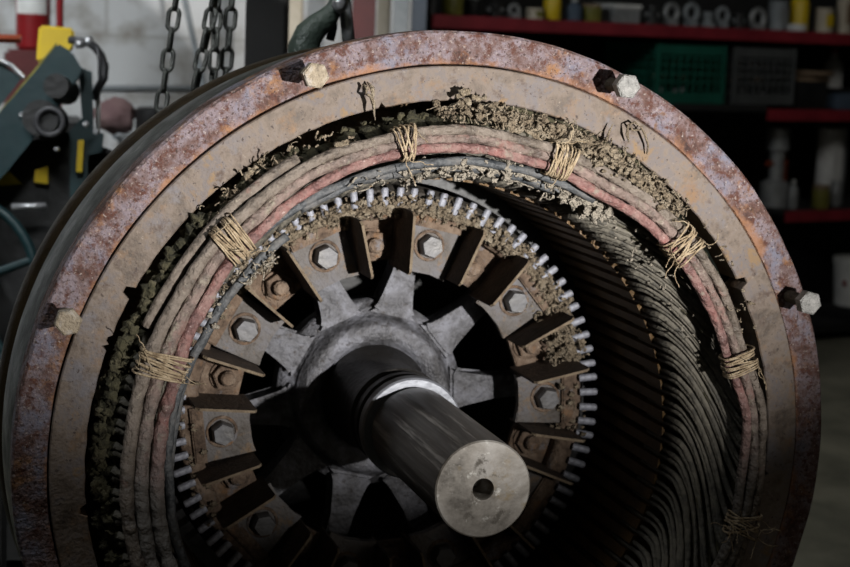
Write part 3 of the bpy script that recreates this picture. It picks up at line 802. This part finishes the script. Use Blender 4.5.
# motor and pulley
bm = bmesh.new(); ax = (D*-1).normalized()
def disc(bm, px, py, dd, r, th, n=28): c = A(px, py, dd); cyl(bm, c, c-D*th, r, r*.94, n)
disc(bm, 50, 122, .02, 19*SC, .10); obj('motor', bm, M['dark'], mt, 'auto')
bm = bmesh.new(); c = A(50, 122, -.085); loop_tube(bm, [c+(rx*math.cos(a)+U*math.sin(a))*13*SC for a in [2*math.pi*k/24 for k in range(24)]], .007, 8); obj('pulley', bm, M['rubber'], mt, True)
bm = bmesh.new(); disc(bm, 67, 92, .02, 13*SC, .12); obj('gear_case', bm, M['dark'], mt, 'auto')
bm = bmesh.new(); slab(bm, [(78, 66), (92, 72), (94, 130), (104, 134), (102, 152), (88, 155), (86, 400), (70, 400), (70, 130), (82, 118)], .0, .12); obj('upright_bracket', bm, M['teal'], mt)
bm = bmesh.new(); slab(bm, [(-70, 165), (75, 130), (84, 140), (112, 150), (106, 560), (-70, 560)], .06, .5); obj('machine_base', bm, M['dark'], mt)
bm = bmesh.new(); slab(bm, [(35, 170), (48, 166), (48, 184), (34, 182)], .04, .07); obj('warning_plate', bm, M['yellow'], mt)
bm = bmesh.new(); slab(bm, [(0, 166), (10, 172), (22, 184), (0, 186)], .04, .07); obj('lower_cover', bm, M['yellow'], mt)
bm = bmesh.new(); slab(bm, [(78, 140), (84, 140), (82, 172), (76, 172)], .0-.02, .01); obj('side_stripe', bm, M['yellow'], mt)
for (px, py) in [(22, 115), (86, 124), (96, 132), (57, 149)]:
    bm = bmesh.new(); c = A(px, py, -.06); cyl(bm, c, c-D*.008, .007, .005, 10); obj('screw_head', bm, M['steel'], mt)
# hand wheel
bm = bmesh.new(); c = A(-38, 285, -.15)
loop_tube(bm, [c+(rx*math.cos(a)+U*math.sin(a)*1.15)*72*SC for a in [2*math.pi*k/40 for k in range(40)]], 5*SC, 10)
hw = obj('flywheel', bm, M['teal'], mt, True)
bm = bmesh.new()
for k in range(5):
    a = 2*math.pi*k/5+.3; cyl(bm, c, c+(rx*math.cos(a)+U*math.sin(a)*1.15)*70*SC, .012, .009, 10)
cyl(bm, c-D*.03, c+D*.2, .035, .035, 18); obj('wheel_spokes', bm, M['teal'], hw)
bm = bmesh.new(); tube(bm, [A(12, 207, -.02), A(46, 206, -.02)], .008, 10); obj('wheel_handle', bm, M['steel'], mt, True)

bm = bmesh.new(); tube(bm, [A(*p) for p in [(70, 40, .06), (80, 41, .05), (88, 42, .05), (95, 47, .05), (101, 55, .06), (105, 66, .06), (104, 78, .06), (98, 88, .06), (94, 100, .06)]], .0095, 10)
o = obj('air_hose', bm, M['rubber'], mt, True)
bm = bmesh.new(); tube(bm, [A(*p) for p in [(97, 46, .03), (100, 62, .03), (100, 80, .04), (96, 94, .05)]], .005, 10)
o = obj('air_hose', bm, M['rubber'], mt, True)
bm = bmesh.new(); tube(bm, [A(97, 86, .08), A(98, 100, .08), A(98, 150, .08)], .006, 10); obj('feed_pipe', bm, M['white'], mt, True)
bm = bmesh.new(); tube(bm, [A(76, 44, .05), A(84, 44, .05)], .010, 10); tube(bm, [A(88, 37, .05), A(90, 46, .05)], .011, 10); obj('hose_coupling', bm, M['steel'], mt, True)

# -------------------------------------------------- extinguisher on the wall behind the machine
DE = 5.0; eo = at(33, 50, DE)
ex = empty('fire_extinguisher', eo); tag(ex, 'red fire extinguisher with a white label above the yellow guard', 'fire extinguisher')
r_e = 17*DE/FPX
bm = bmesh.new(); revz(bm, [(r_e*.8, 0), (r_e*.98, .01), (r_e, .03), (r_e, .42), (r_e*.8, .46), (.02, .49), (.02, .52)], n=36); obj('cylinder_body', bm, M['extred'], ex, 'auto')
bm = bmesh.new()
N_ = 16; hl_ = []
base = math.atan2((cam_pos-eo).y, (cam_pos-eo).x)
for k in range(N_+1):
    a = base-1.15+2.0*k/N_
    hl_.append((bm.verts.new((math.cos(a)*r_e*1.015, math.sin(a)*r_e*1.015, .105)), bm.verts.new((math.cos(a)*r_e*1.015, math.sin(a)*r_e*1.015, .33))))
for k in range(N_): bm.faces.new((hl_[k][0], hl_[k+1][0], hl_[k+1][1], hl_[k][1]))
obj('label_panel', bm, M['white'], ex, True)
bm = bmesh.new(); revz(bm, [(.022, .52), (.022, .56), (.01, .57)], n=14); box(bm, (.02, 0, .58), (.10, .018, .012)); obj('valve_handle', bm, M['dark'], ex)
bm = bmesh.new()
q = rx*(r_e+.028); tube(bm, [Vector((0, 0, .54)), q+Vector((0, 0, .46)), q+Vector((0, 0, .25)), q+Vector((0, 0, .02)), q*.8+Vector((0, 0, -.05))], .011, 10); obj('hose', bm, M['extred'], ex, True)
bm = bmesh.new(); box(bm, (0, .0, -.10), (.16, .16, .2), bev=.01); obj('wall_bracket', bm, M['brownred'], ex)
# stand for it: a cabinet that reaches the floor
cabz = eo.z-.2
bm = bmesh.new(); box(bm, (0, 0, cabz/2), (.40, .34, cabz), bev=.005)
cb = obj('tool_cabinet', bm, M['dark'], None, loc=(eo.x-.05, eo.y, 0)); tag(cb, 'dark tool cabinet carrying the fire extinguisher behind the teal machine', 'cabinet')
bm = bmesh.new(); box(bm, (0, -.175, cabz*.5), (.36, .012, cabz*.9), bev=.003); obj('door', bm, M['dark'], cb)
p = at(-6, 38, 4.3); bm = bmesh.new(); a_ = at(-60, 37, 4.3)-p; b_ = at(21, 39, 4.3)-p
tube(bm, [a_, b_], [.011, .011], 4); o = obj('red_bar', bm, M['orange'], mt, loc=None)
o.data.transform(Matrix.Translation(p-mo))

# pink rag, black can, bench behind
pb = at(118, 132, 4.9)
bm = bmesh.new(); box(bm, (0, 0, (pb.z-.03)/2), (.44, .36, pb.z-.03), bev=.006)
o = obj('work_bench', bm, M['dark'], None, loc=(pb.x+.24, pb.y, 0)); tag(o, 'low dark work bench against the wall behind the barrel', 'bench')
bm = bmesh.new(); box(bm, (0, 0, pb.z-.022), (.47, .40, .016)); obj('bench_top', bm, M['grey'], o)
bm = bmesh.new(); blob(bm, (0, 0, .045), (.06, .04, .050), 3, .3); o = obj('rag', bm, M['pinkrag'], None, True, loc=(at(114, 130, 4.85).x, at(114, 130, 4.85).y, pb.z+.005)); tag(o, 'crumpled pink rag on the bench below the conduit', 'rag')
p = at(154, 120, 4.85); bm = bmesh.new(); revz(bm, [(.05, 0), (.052, .005), (.052, .085), (.045, .09), (.04, .09)], n=24); o = obj('tin_can', bm, M['dark'], None, 'auto', loc=(p.x, p.y, pb.z-.012)); tag(o, 'squat black can beside the pink rag', 'can')
# small rack with two boards at the left edge
p = at(-22, 396, 3.0); p2 = at(-22, 437, 3.0)
rk = empty('low_rack', (p.x, p.y, 0)); tag(rk, 'small low rack with two pale board ends at the left edge', 'rack')
bm = bmesh.new(); box(bm, (0, .14, p.z), (.11, .3, .013), bev=.002); o = obj('shelf_board', bm, M['beige'], rk); tag(o, 'beige board')
bm = bmesh.new(); box(bm, (0, .14, p2.z), (.10, .3, .013), bev=.002); o = obj('shelf_board', bm, M['tin'], rk); tag(o, 'pale grey board')
for dx in (-.045, .045):
    for dy in (0, .28):
        bm = bmesh.new(); box(bm, (dx, dy, p.z/2), (.01, .01, p.z)); obj('leg', bm, M['dark'], rk)

# -------------------------------------------------- red shelving on the right
s0 = at(430, 14, 6.5); s1 = at(850, 32, 7.7); s1.z = s0.z
sd = (s1-s0).normalized(); sn = Vector((-sd.y, sd.x, 0)).normalized()   # into the depth
if sn.dot(D) < 0: sn = -sn
ang = math.atan2(sd.y, sd.x)
def sp_(px, py, back=0.0): return on_plane(px, py, s0+sn*back, sn)
RB = Matrix.Rotation(ang, 3, 'Z')
rack = empty('steel_shelving', (s0.x, s0.y, 0), ang); tag(rack, 'tall workshop shelving with red shelf edges behind the right of the ring', 'shelving')
def loc(p): return RB.transposed() @ (p-rack.location)
z1 = s0.z; z2 = sp_(810, 109.5).z; z3 = sp_(815, 210).z; zc = sp_(700, 104).z
W_ = 4.2
def shelf(x0, z, x1, m, th=.052, dep=.55):
    bm = bmesh.new(); box(bm, ((x0+x1)/2, dep/2, z-.012), (x1-x0, dep, .02))
    s_ = obj('shelf_board', bm, M['dkboard'], rack)
    bm = bmesh.new(); box(bm, ((x0+x1)/2, -.008, z-th/2), (x1-x0, .016, th), bev=.003); obj('shelf_edge', bm, m, s_)
X = lambda px, py: loc(sp_(px, py)).x
shelf(X(431, 20), z1, W_, M['shelfred'])
shelf(X(766, 115), z2, W_, M['shelfred'])
shelf(X(784, 217), z3, W_, M['shelfred'])
shelf(X(520, 104), zc, X(766, 104)-.01, M['dkboard'], .03)
zlow = .08
shelf(X(600, 300), zlow, W_, M['dark'], .04)
bm = bmesh.new(); box(bm, (W_/2, .57, 1.25), (W_, .02, 2.5)); obj('shade_board', bm, M['dkboard'], rack)  # near-black sheet added for the unlit space behind the shelves
for xx, yy in ((.02, .03), (.02, .53), (W_, .03), (W_, .53)):
    if 1:
        bm = bmesh.new(); box(bm, (xx, yy, 1.1), (.022, .04, 2.2)); obj('upright', bm, M['dark'], rack)

def item(name, kind, px0, px1, pytop, z, m, label, cat, back=.10, group=None, m2=None):
    a = sp_(px0, 30, back); b = sp_(px1, 30, back); w = (b-a).length
    c = sp_((px0+px1)/2, pytop, back); h = max(.03, c.z-z)
    o = empty(name, (c.x, c.y, z), ang); tag(o, label, cat, group)
    r = w/2; m2 = m2 or m
    bm = bmesh.new()
    if kind == 'bottle':
        revz(bm, [(r*.9, 0), (r, .006), (r, h*.66), (r*.8, h*.76), (r*.35, h*.84), (r*.32, h*.92)]); obj('bottle_body', bm, m, o, 'auto')
        bm = bmesh.new(); revz(bm, [(r*.42, h*.90), (r*.42, h), (r*.36, h*1.005)]); obj('cap', bm, m2, o, 'auto')
    elif kind == 'jar':
        revz(bm, [(r*.92, 0), (r, .006), (r, h*.8), (r*.9, h*.85)]); obj('jar_body', bm, m, o, 'auto')
        bm = bmesh.new(); revz(bm, [(r*.96, h*.84), (r*.96, h), (r*.9, h)]); obj('lid', bm, m2, o, 'auto')
    elif kind == 'tin':
        revz(bm, [(r, 0), (r*1.03, .004), (r, .01), (r, h-.01), (r*1.03, h-.004), (r*.97, h), (r*.9, h-.004)]); obj('can_body', bm, m, o, 'auto')
        bm = bmesh.new(); box(bm, (0, -r*1.0, h*.5), (r*.9, .006, h*.5)); obj('paper_label', bm, m2, o)
    elif kind == 'box':
        box(bm, (0, .05, h/2), (w, .14, h), bev=.004); obj('box_body', bm, m, o)
        bm = bmesh.new(); box(bm, (0, .05, h-.006), (w*1.04, .15, .018), bev=.002); obj('box_lid', bm, m2, o)
    elif kind == 'ring':
        rr = min(r, h/2); loop_tube(bm, [(math.cos(t)*rr*.75, 0, h-rr+math.sin(t)*rr*.75) for t in [2*math.pi*k/20 for k in range(20)]], rr*.25, 8)
        obj('ring_body', bm, m, o, True)
        bm = bmesh.new(); box(bm, (0, 0, max(.012, (h-2*rr)/2)), (r, .05, max(.024, h-2*rr+.01)), bev=.003); obj('ring_foot', bm, m, o)
    elif kind == 'part':
        revz(bm, [(r, 0), (r, h*.3), (r*.5, h*.35), (r*.5, h*.7), (r*.75, h*.72), (r*.75, h)]); obj('fitting_body', bm, m, o, 'auto')
        bm = bmesh.new(); cyl(bm, (-r*.9, 0, h*.55), (r*.9, 0, h*.55), r*.2, n=12); obj('cross_pin', bm, m2, o)
    return o
top = [
 ('oil_jar', 'jar', 444, 462, -10, 'olive', 'dark olive jar near the left end of the top shelf', 'jar', 'dark'),
 ('glass_jar', 'jar', 466, 480, -4, 'dark', 'dark jar between the olive jar and the silver knob', 'jar', 'tin'),
 ('pipe_fitting', 'part', 486, 504, 3, 'dark', 'dark pipe fitting left of the silver round fitting', 'fitting', 'tin'),
 ('round_fitting', 'ring', 507, 522, 3, 'tin', 'silver ring fitting standing near the left of the top shelf', 'fitting', None),
 ('squat_tin', 'tin', 528, 542, 8, 'beige', 'short pale tin right of the silver ring fitting', 'tin', 'olive'),
 ('oil_bottle', 'bottle', 546, 560, -12, 'yellow', 'yellow and dark bottle on the left half of the top shelf', 'bottle', 'dark'),
 ('spray_can', 'bottle', 568, 581, 0, 'blue', 'pale blue grey can right of the yellow bottle', 'can', 'white'),
 ('squat_jar', 'jar', 584, 600, 4, 'olive', 'brownish jar to the left of the grey box', 'jar', 'panbrown'),
 ('metal_box', 'box', 612, 638, 5, 'tin', 'light grey open metal box in the middle of the top shelf', 'box', 'white'),
 ('pipe_fitting', 'part', 645, 660, 6, 'dark', 'dark fitting right of the grey metal box', 'fitting', 'tin'),
 ('round_fitting', 'ring', 664, 680, 2, 'tin', 'bright silver ring fitting right of the dark fitting', 'fitting', None),
 ('bearing', 'ring', 684, 700, 2, 'grey', 'grey bearing ring leaning upright left of the loose fittings', 'bearing', None),
 ('pipe_elbow', 'part', 703, 714, 12, 'grey', 'small grey fitting between two standing rings', 'fitting', None),
 ('bearing', 'ring', 716, 730, 6, 'grey', 'dull bearing ring just right of the small grey fitting', 'bearing', None),
 ('pipe_elbow', 'part', 733, 746, 14, 'dark', 'dark small fitting left of the double ring', 'fitting', 'grey'),
 ('bearing', 'ring', 749, 768, 7, 'tin', 'larger grey bearing ring left of the tall grey tin', 'bearing', None),
 ('tall_tin', 'tin', 772, 786, 1, 'grey', 'tall grey tin left of the yellow bottle', 'tin', 'tin'),
 ('plastic_bottle', 'bottle', 794, 808, -12, 'yellow', 'tall yellow bottle with a red side on the top shelf', 'bottle', 'orange'),
 ('plastic_tub', 'jar', 789, 804, 24, 'white', 'flat white tub in front of the tall yellow bottle', 'tub', 'white'),
 ('cream_tin', 'tin', 818, 831, 8, 'beige', 'cream and yellow tin right of the tall yellow bottle', 'tin', 'yellow'),
 ('canister', 'tin', 840, 851, -6, 'beige', 'tall beige canister at the right edge of the top shelf', 'canister', 'panbrown'),
]
for (n_, k_, a_, b_, y_, m_, l_, c_, m2_) in top:
    item(n_, k_, a_, b_, y_, z1-.001, M[m_], l_, c_, back=(.055 if 'plastic_tub' == n_ else .16), m2=M[m2_] if m2_ else None)
# crates
def crate(px0, px1, pyt, m, label):
    a = sp_(px0, 80, .04); b = sp_(px1, 80, .04); w = (b-a).length; c = (a+b)/2; h = sp_((px0+px1)/2, pyt, .04).z-zc
    o = empty('plastic_crate', (c.x, c.y, zc-.001), ang); tag(o, label, 'crate'); dp = .34; t = .012
    def panel(nm, cx, cy, lx, ly):
        bm = bmesh.new(); horiz = lx > ly; L_ = max(lx, ly)
        for (z_, hh) in ((h*.06, h*.12), (h*.15, h*.06), (h*.9, h*.16), (h*.5, h*.04), (h*.36, h*.035), (h*.64, h*.035), (h*.76, h*.03)):
            box(bm, (cx, cy, z_+.001), (lx if horiz else t, t if horiz else ly, hh))
        nn = 9
        for k in range(nn+1):
            q = -L_/2+L_*k/nn; wq = .028 if k in (0, nn) else .008
            box(bm, (cx+(q if horiz else 0), cy+(0 if horiz else q), h/2), (wq if horiz else t*.9, t*.9 if horiz else wq, h))
        obj(nm, bm, m, o)
    panel('front_panel', 0, 0, w, t); panel('back_panel', 0, dp, w, t); panel('side_panel', -w/2, dp/2, t, dp); panel('side_panel', w/2, dp/2, t, dp)
    bm = bmesh.new(); box(bm, (0, dp/2, .006), (w, dp, .01)); obj('crate_floor', bm, m, o)
    return c, w, h
cg = crate(657, 722, 44, M['crateg'], 'green plastic crate on the shelf under the long red edge')
cd = crate(734, 792, 47, M['crated'], 'dark grey plastic crate right of the green crate')
for (cc, n, lab, grp) in ((cg, 8, 'metal part lying inside the green crate', 'parts in the green crate'), (cd, 10, 'metal fitting lying inside the dark grey crate', 'fittings in the grey crate')):
    for k in range(n):
        q = RB @ Vector(((-.36+.72*k/(n-1))*cc[1], U_(.07, .25), 0)); z_ = zc+.045+(k % 3)*.06
        bm = bmesh.new(); a = U_(0, 3); ln = .035
        r_ = U_(.011, .015); tube(bm, [(-ln*math.cos(a), 0, -ln*math.sin(a)*.4), (ln*math.cos(a)*.6, 0, ln*math.sin(a)*.3), (ln*math.cos(a)*.6, 0, ln*math.sin(a)*.3), (ln*math.cos(a), 0, ln*math.sin(a)*.4)], [r_*.7, r_*.7, r_*1.2, r_*1.2], 10)
        o = obj('metal_fitting', bm, M['tin' if k % 3 == 0 else 'panbrown'], None, loc=(cc[0].x+q.x, cc[0].y+q.y, z_)); tag(o, lab, 'fitting', grp)
# right of the grey crate, on shelf two
item('white_jug', 'bottle', 828, 842, 48, z2-.001, M['white'], 'white jug with a red cap right of the brown tray', 'jug', back=.3, m2=M['extred'])
item('steel_case', 'box', 836, 900, 90, z2-.001, M['blue'], 'slate blue case at the right end of the second shelf', 'case', back=.05, m2=M['dark'])
o = item('storage_box', 'box', 795, 826, 78, z2-.001, M['dark'], 'low dark box under the brown round tray', 'box', back=.06, m2=M['panbrown'])
p = sp_(810, 74, .10); bm = bmesh.new(); revz(bm, [(.07, -.012), (.105, 0), (.11, .018), (.105, .018), (.07, .0)], n=30)
o = obj('round_tray', bm, M['panbrown'], None, 'auto', loc=(p.x, p.y, sp_(810, 78, .06).z+.014)); tag(o, 'shallow brown round tray on the low dark box', 'tray')
# shelf three
item('upright_tool', 'part', 768, 790, 128, z3-.001, M['tin'], 'grey upright tool with a round foot at the left of the third shelf', 'tool', back=.18, m2=M['orange'])
item('pipe_fitting', 'bottle', 790, 798, 180, z3-.001, M['tin'], 'small pale fitting left of the olive jar on the third shelf', 'fitting', back=.08, m2=M['white'])
item('olive_jar', 'jar', 815, 828, 185, z3-.001, M['olive'], 'small olive jar below the white roll', 'jar', back=.06, m2=M['panbrown'])
item('paper_roll', 'tin', 822, 840, 128, z3-.001, M['white'], 'tall white roll on the third shelf', 'roll', back=.22, m2=M['white'])
item('steel_tube', 'tin', 842, 847, 128, z3-.001, M['tin'], 'thin upright steel tube right of the white roll', 'tube', back=.22)
item('small_tin', 'jar', 833, 841, 181, z3+.0005, M['tin'], 'small silver tin in front of the white roll', 'tin', back=.13)
item('orange_bottle', 'bottle', 778, 788, 140, z3-.001, M['orange'], 'orange red bottle behind the grey upright tool', 'bottle', back=.38, m2=M['yellow'])
# things on the low level
bz = sp_(840, 306, .1).z
bx = sp_(855, 280, .12)
bm = bmesh.new(); box(bm, (0, 0, (bz-zlow)/2), (.30, .20, bz-zlow), bev=.004)
o = obj('supply_box', bm, M['dark'], None, loc=(bx.x+.03, bx.y, zlow-.001)); o.rotation_euler = (0, 0, ang); tag(o, 'dark box under the white bucket', 'box')
bm = bmesh.new(); box(bm, (0, 0, bz-zlow-.012), (.305, .205, .02)); obj('box_lid', bm, M['dkboard'], o)
o = empty('plastic_bucket', (bx.x, bx.y, bz-.001), ang); tag(o, 'white plastic bucket with a small red mark at the right edge', 'bucket')
rb = 22*(bx-cam_pos).dot(D)/FPX; hb = sp_(840, 259, .1).z-bz
bm = bmesh.new(); revz(bm, [(rb*.88, 0), (rb, hb*.85), (rb*1.05, hb*.86), (rb*1.05, hb), (rb*.97, hb), (rb*.95, hb*.9)], n=36); obj('bucket_body', bm, M['white'], o, 'auto')
bm = bmesh.new(); v = RB.transposed() @ ((cam_pos-bx).normalized()-rx*.62); v.z = 0; v.normalize(); pz = v*rb*.95
blob(bm, (pz.x, pz.y, hb*.48), (.012, .012, .016), 2, .1); obj('red_mark', bm, M['extred'], o)
bm = bmesh.new(); loop_tube(bm, [(math.cos(t)*rb*1.06, math.sin(t)*rb*.3-rb*.95, hb*.8-abs(math.sin(t))*.02) for t in [2*math.pi*k/20 for k in range(20)]], .002, 6); obj('handle', bm, M['steel'], o)

# ================================================================== LIGHT
def light(kind, name, loc, energy, col=(1, 1, 1), **k):
    l = bpy.data.lights.new(name, kind); l.energy = energy; l.color = col
    for a, v in k.items(): setattr(l, a, v)
    o = bpy.data.objects.new(name, l); C.objects.link(o); o.location = loc; return o
def aim(o, p): o.rotation_euler = (Vector(p)-o.location).to_track_quat('-Z', 'Y').to_euler()
Z0 = Vector((0, 0, H))
k = light('SPOT', 'key_spot', mach((1.05, .50, 4.5))*S+Z0, 760, (1, .97, .94), spot_size=rad(41.5), spot_blend=.8, shadow_soft_size=.02)
aim(k, mach((.10, 1.38, 0))*S+Z0)
k = light('AREA', 'wall_fill', (-1.8, 1.0, 2.9), 55, (.93, .97, 1), size=.8, spread=1.9); aim(k, (-1.2, 3.4, 1.0))  # added light that brightens the block wall and teal machine
k = light('AREA', 'hoist_fill', (-.9, -.4, 2.9), 6, (.95, .98, 1), size=.5, spread=1.2); aim(k, (-.45, .7, 1.4))  # added overhead light to lift the hook and chains
k = light('AREA', 'shelf_fill', (2.6, 2.0, 2.9), 15, (1, .97, .92), size=1.0); aim(k, (2.4, 4.6, .9))  # added light for the shelving and the floor before it
k = light('AREA', 'shop_fill', (1.5, -3.0, .7), 2.6, (1, .90, .78), size=1.2); aim(k, (0, 0, .6))
k = light('AREA', 'high_left_fill', (-1.2, -3.4, 2.4), .7, (.95, .95, .70), size=1.2); aim(k, (.2, 0, .5))  # weak fill added from high left for the lower bore
w = bpy.data.worlds.new('world'); bpy.context.scene.world = w; w.use_nodes = True
w.node_tree.nodes['Background'].inputs[0].default_value = (.6, .65, .7, 1); w.node_tree.nodes['Background'].inputs[1].default_value = .003
vs = bpy.context.scene.view_settings; vs.view_transform = 'Standard'; vs.look = 'None'; vs.exposure = 0; vs.gamma = 1
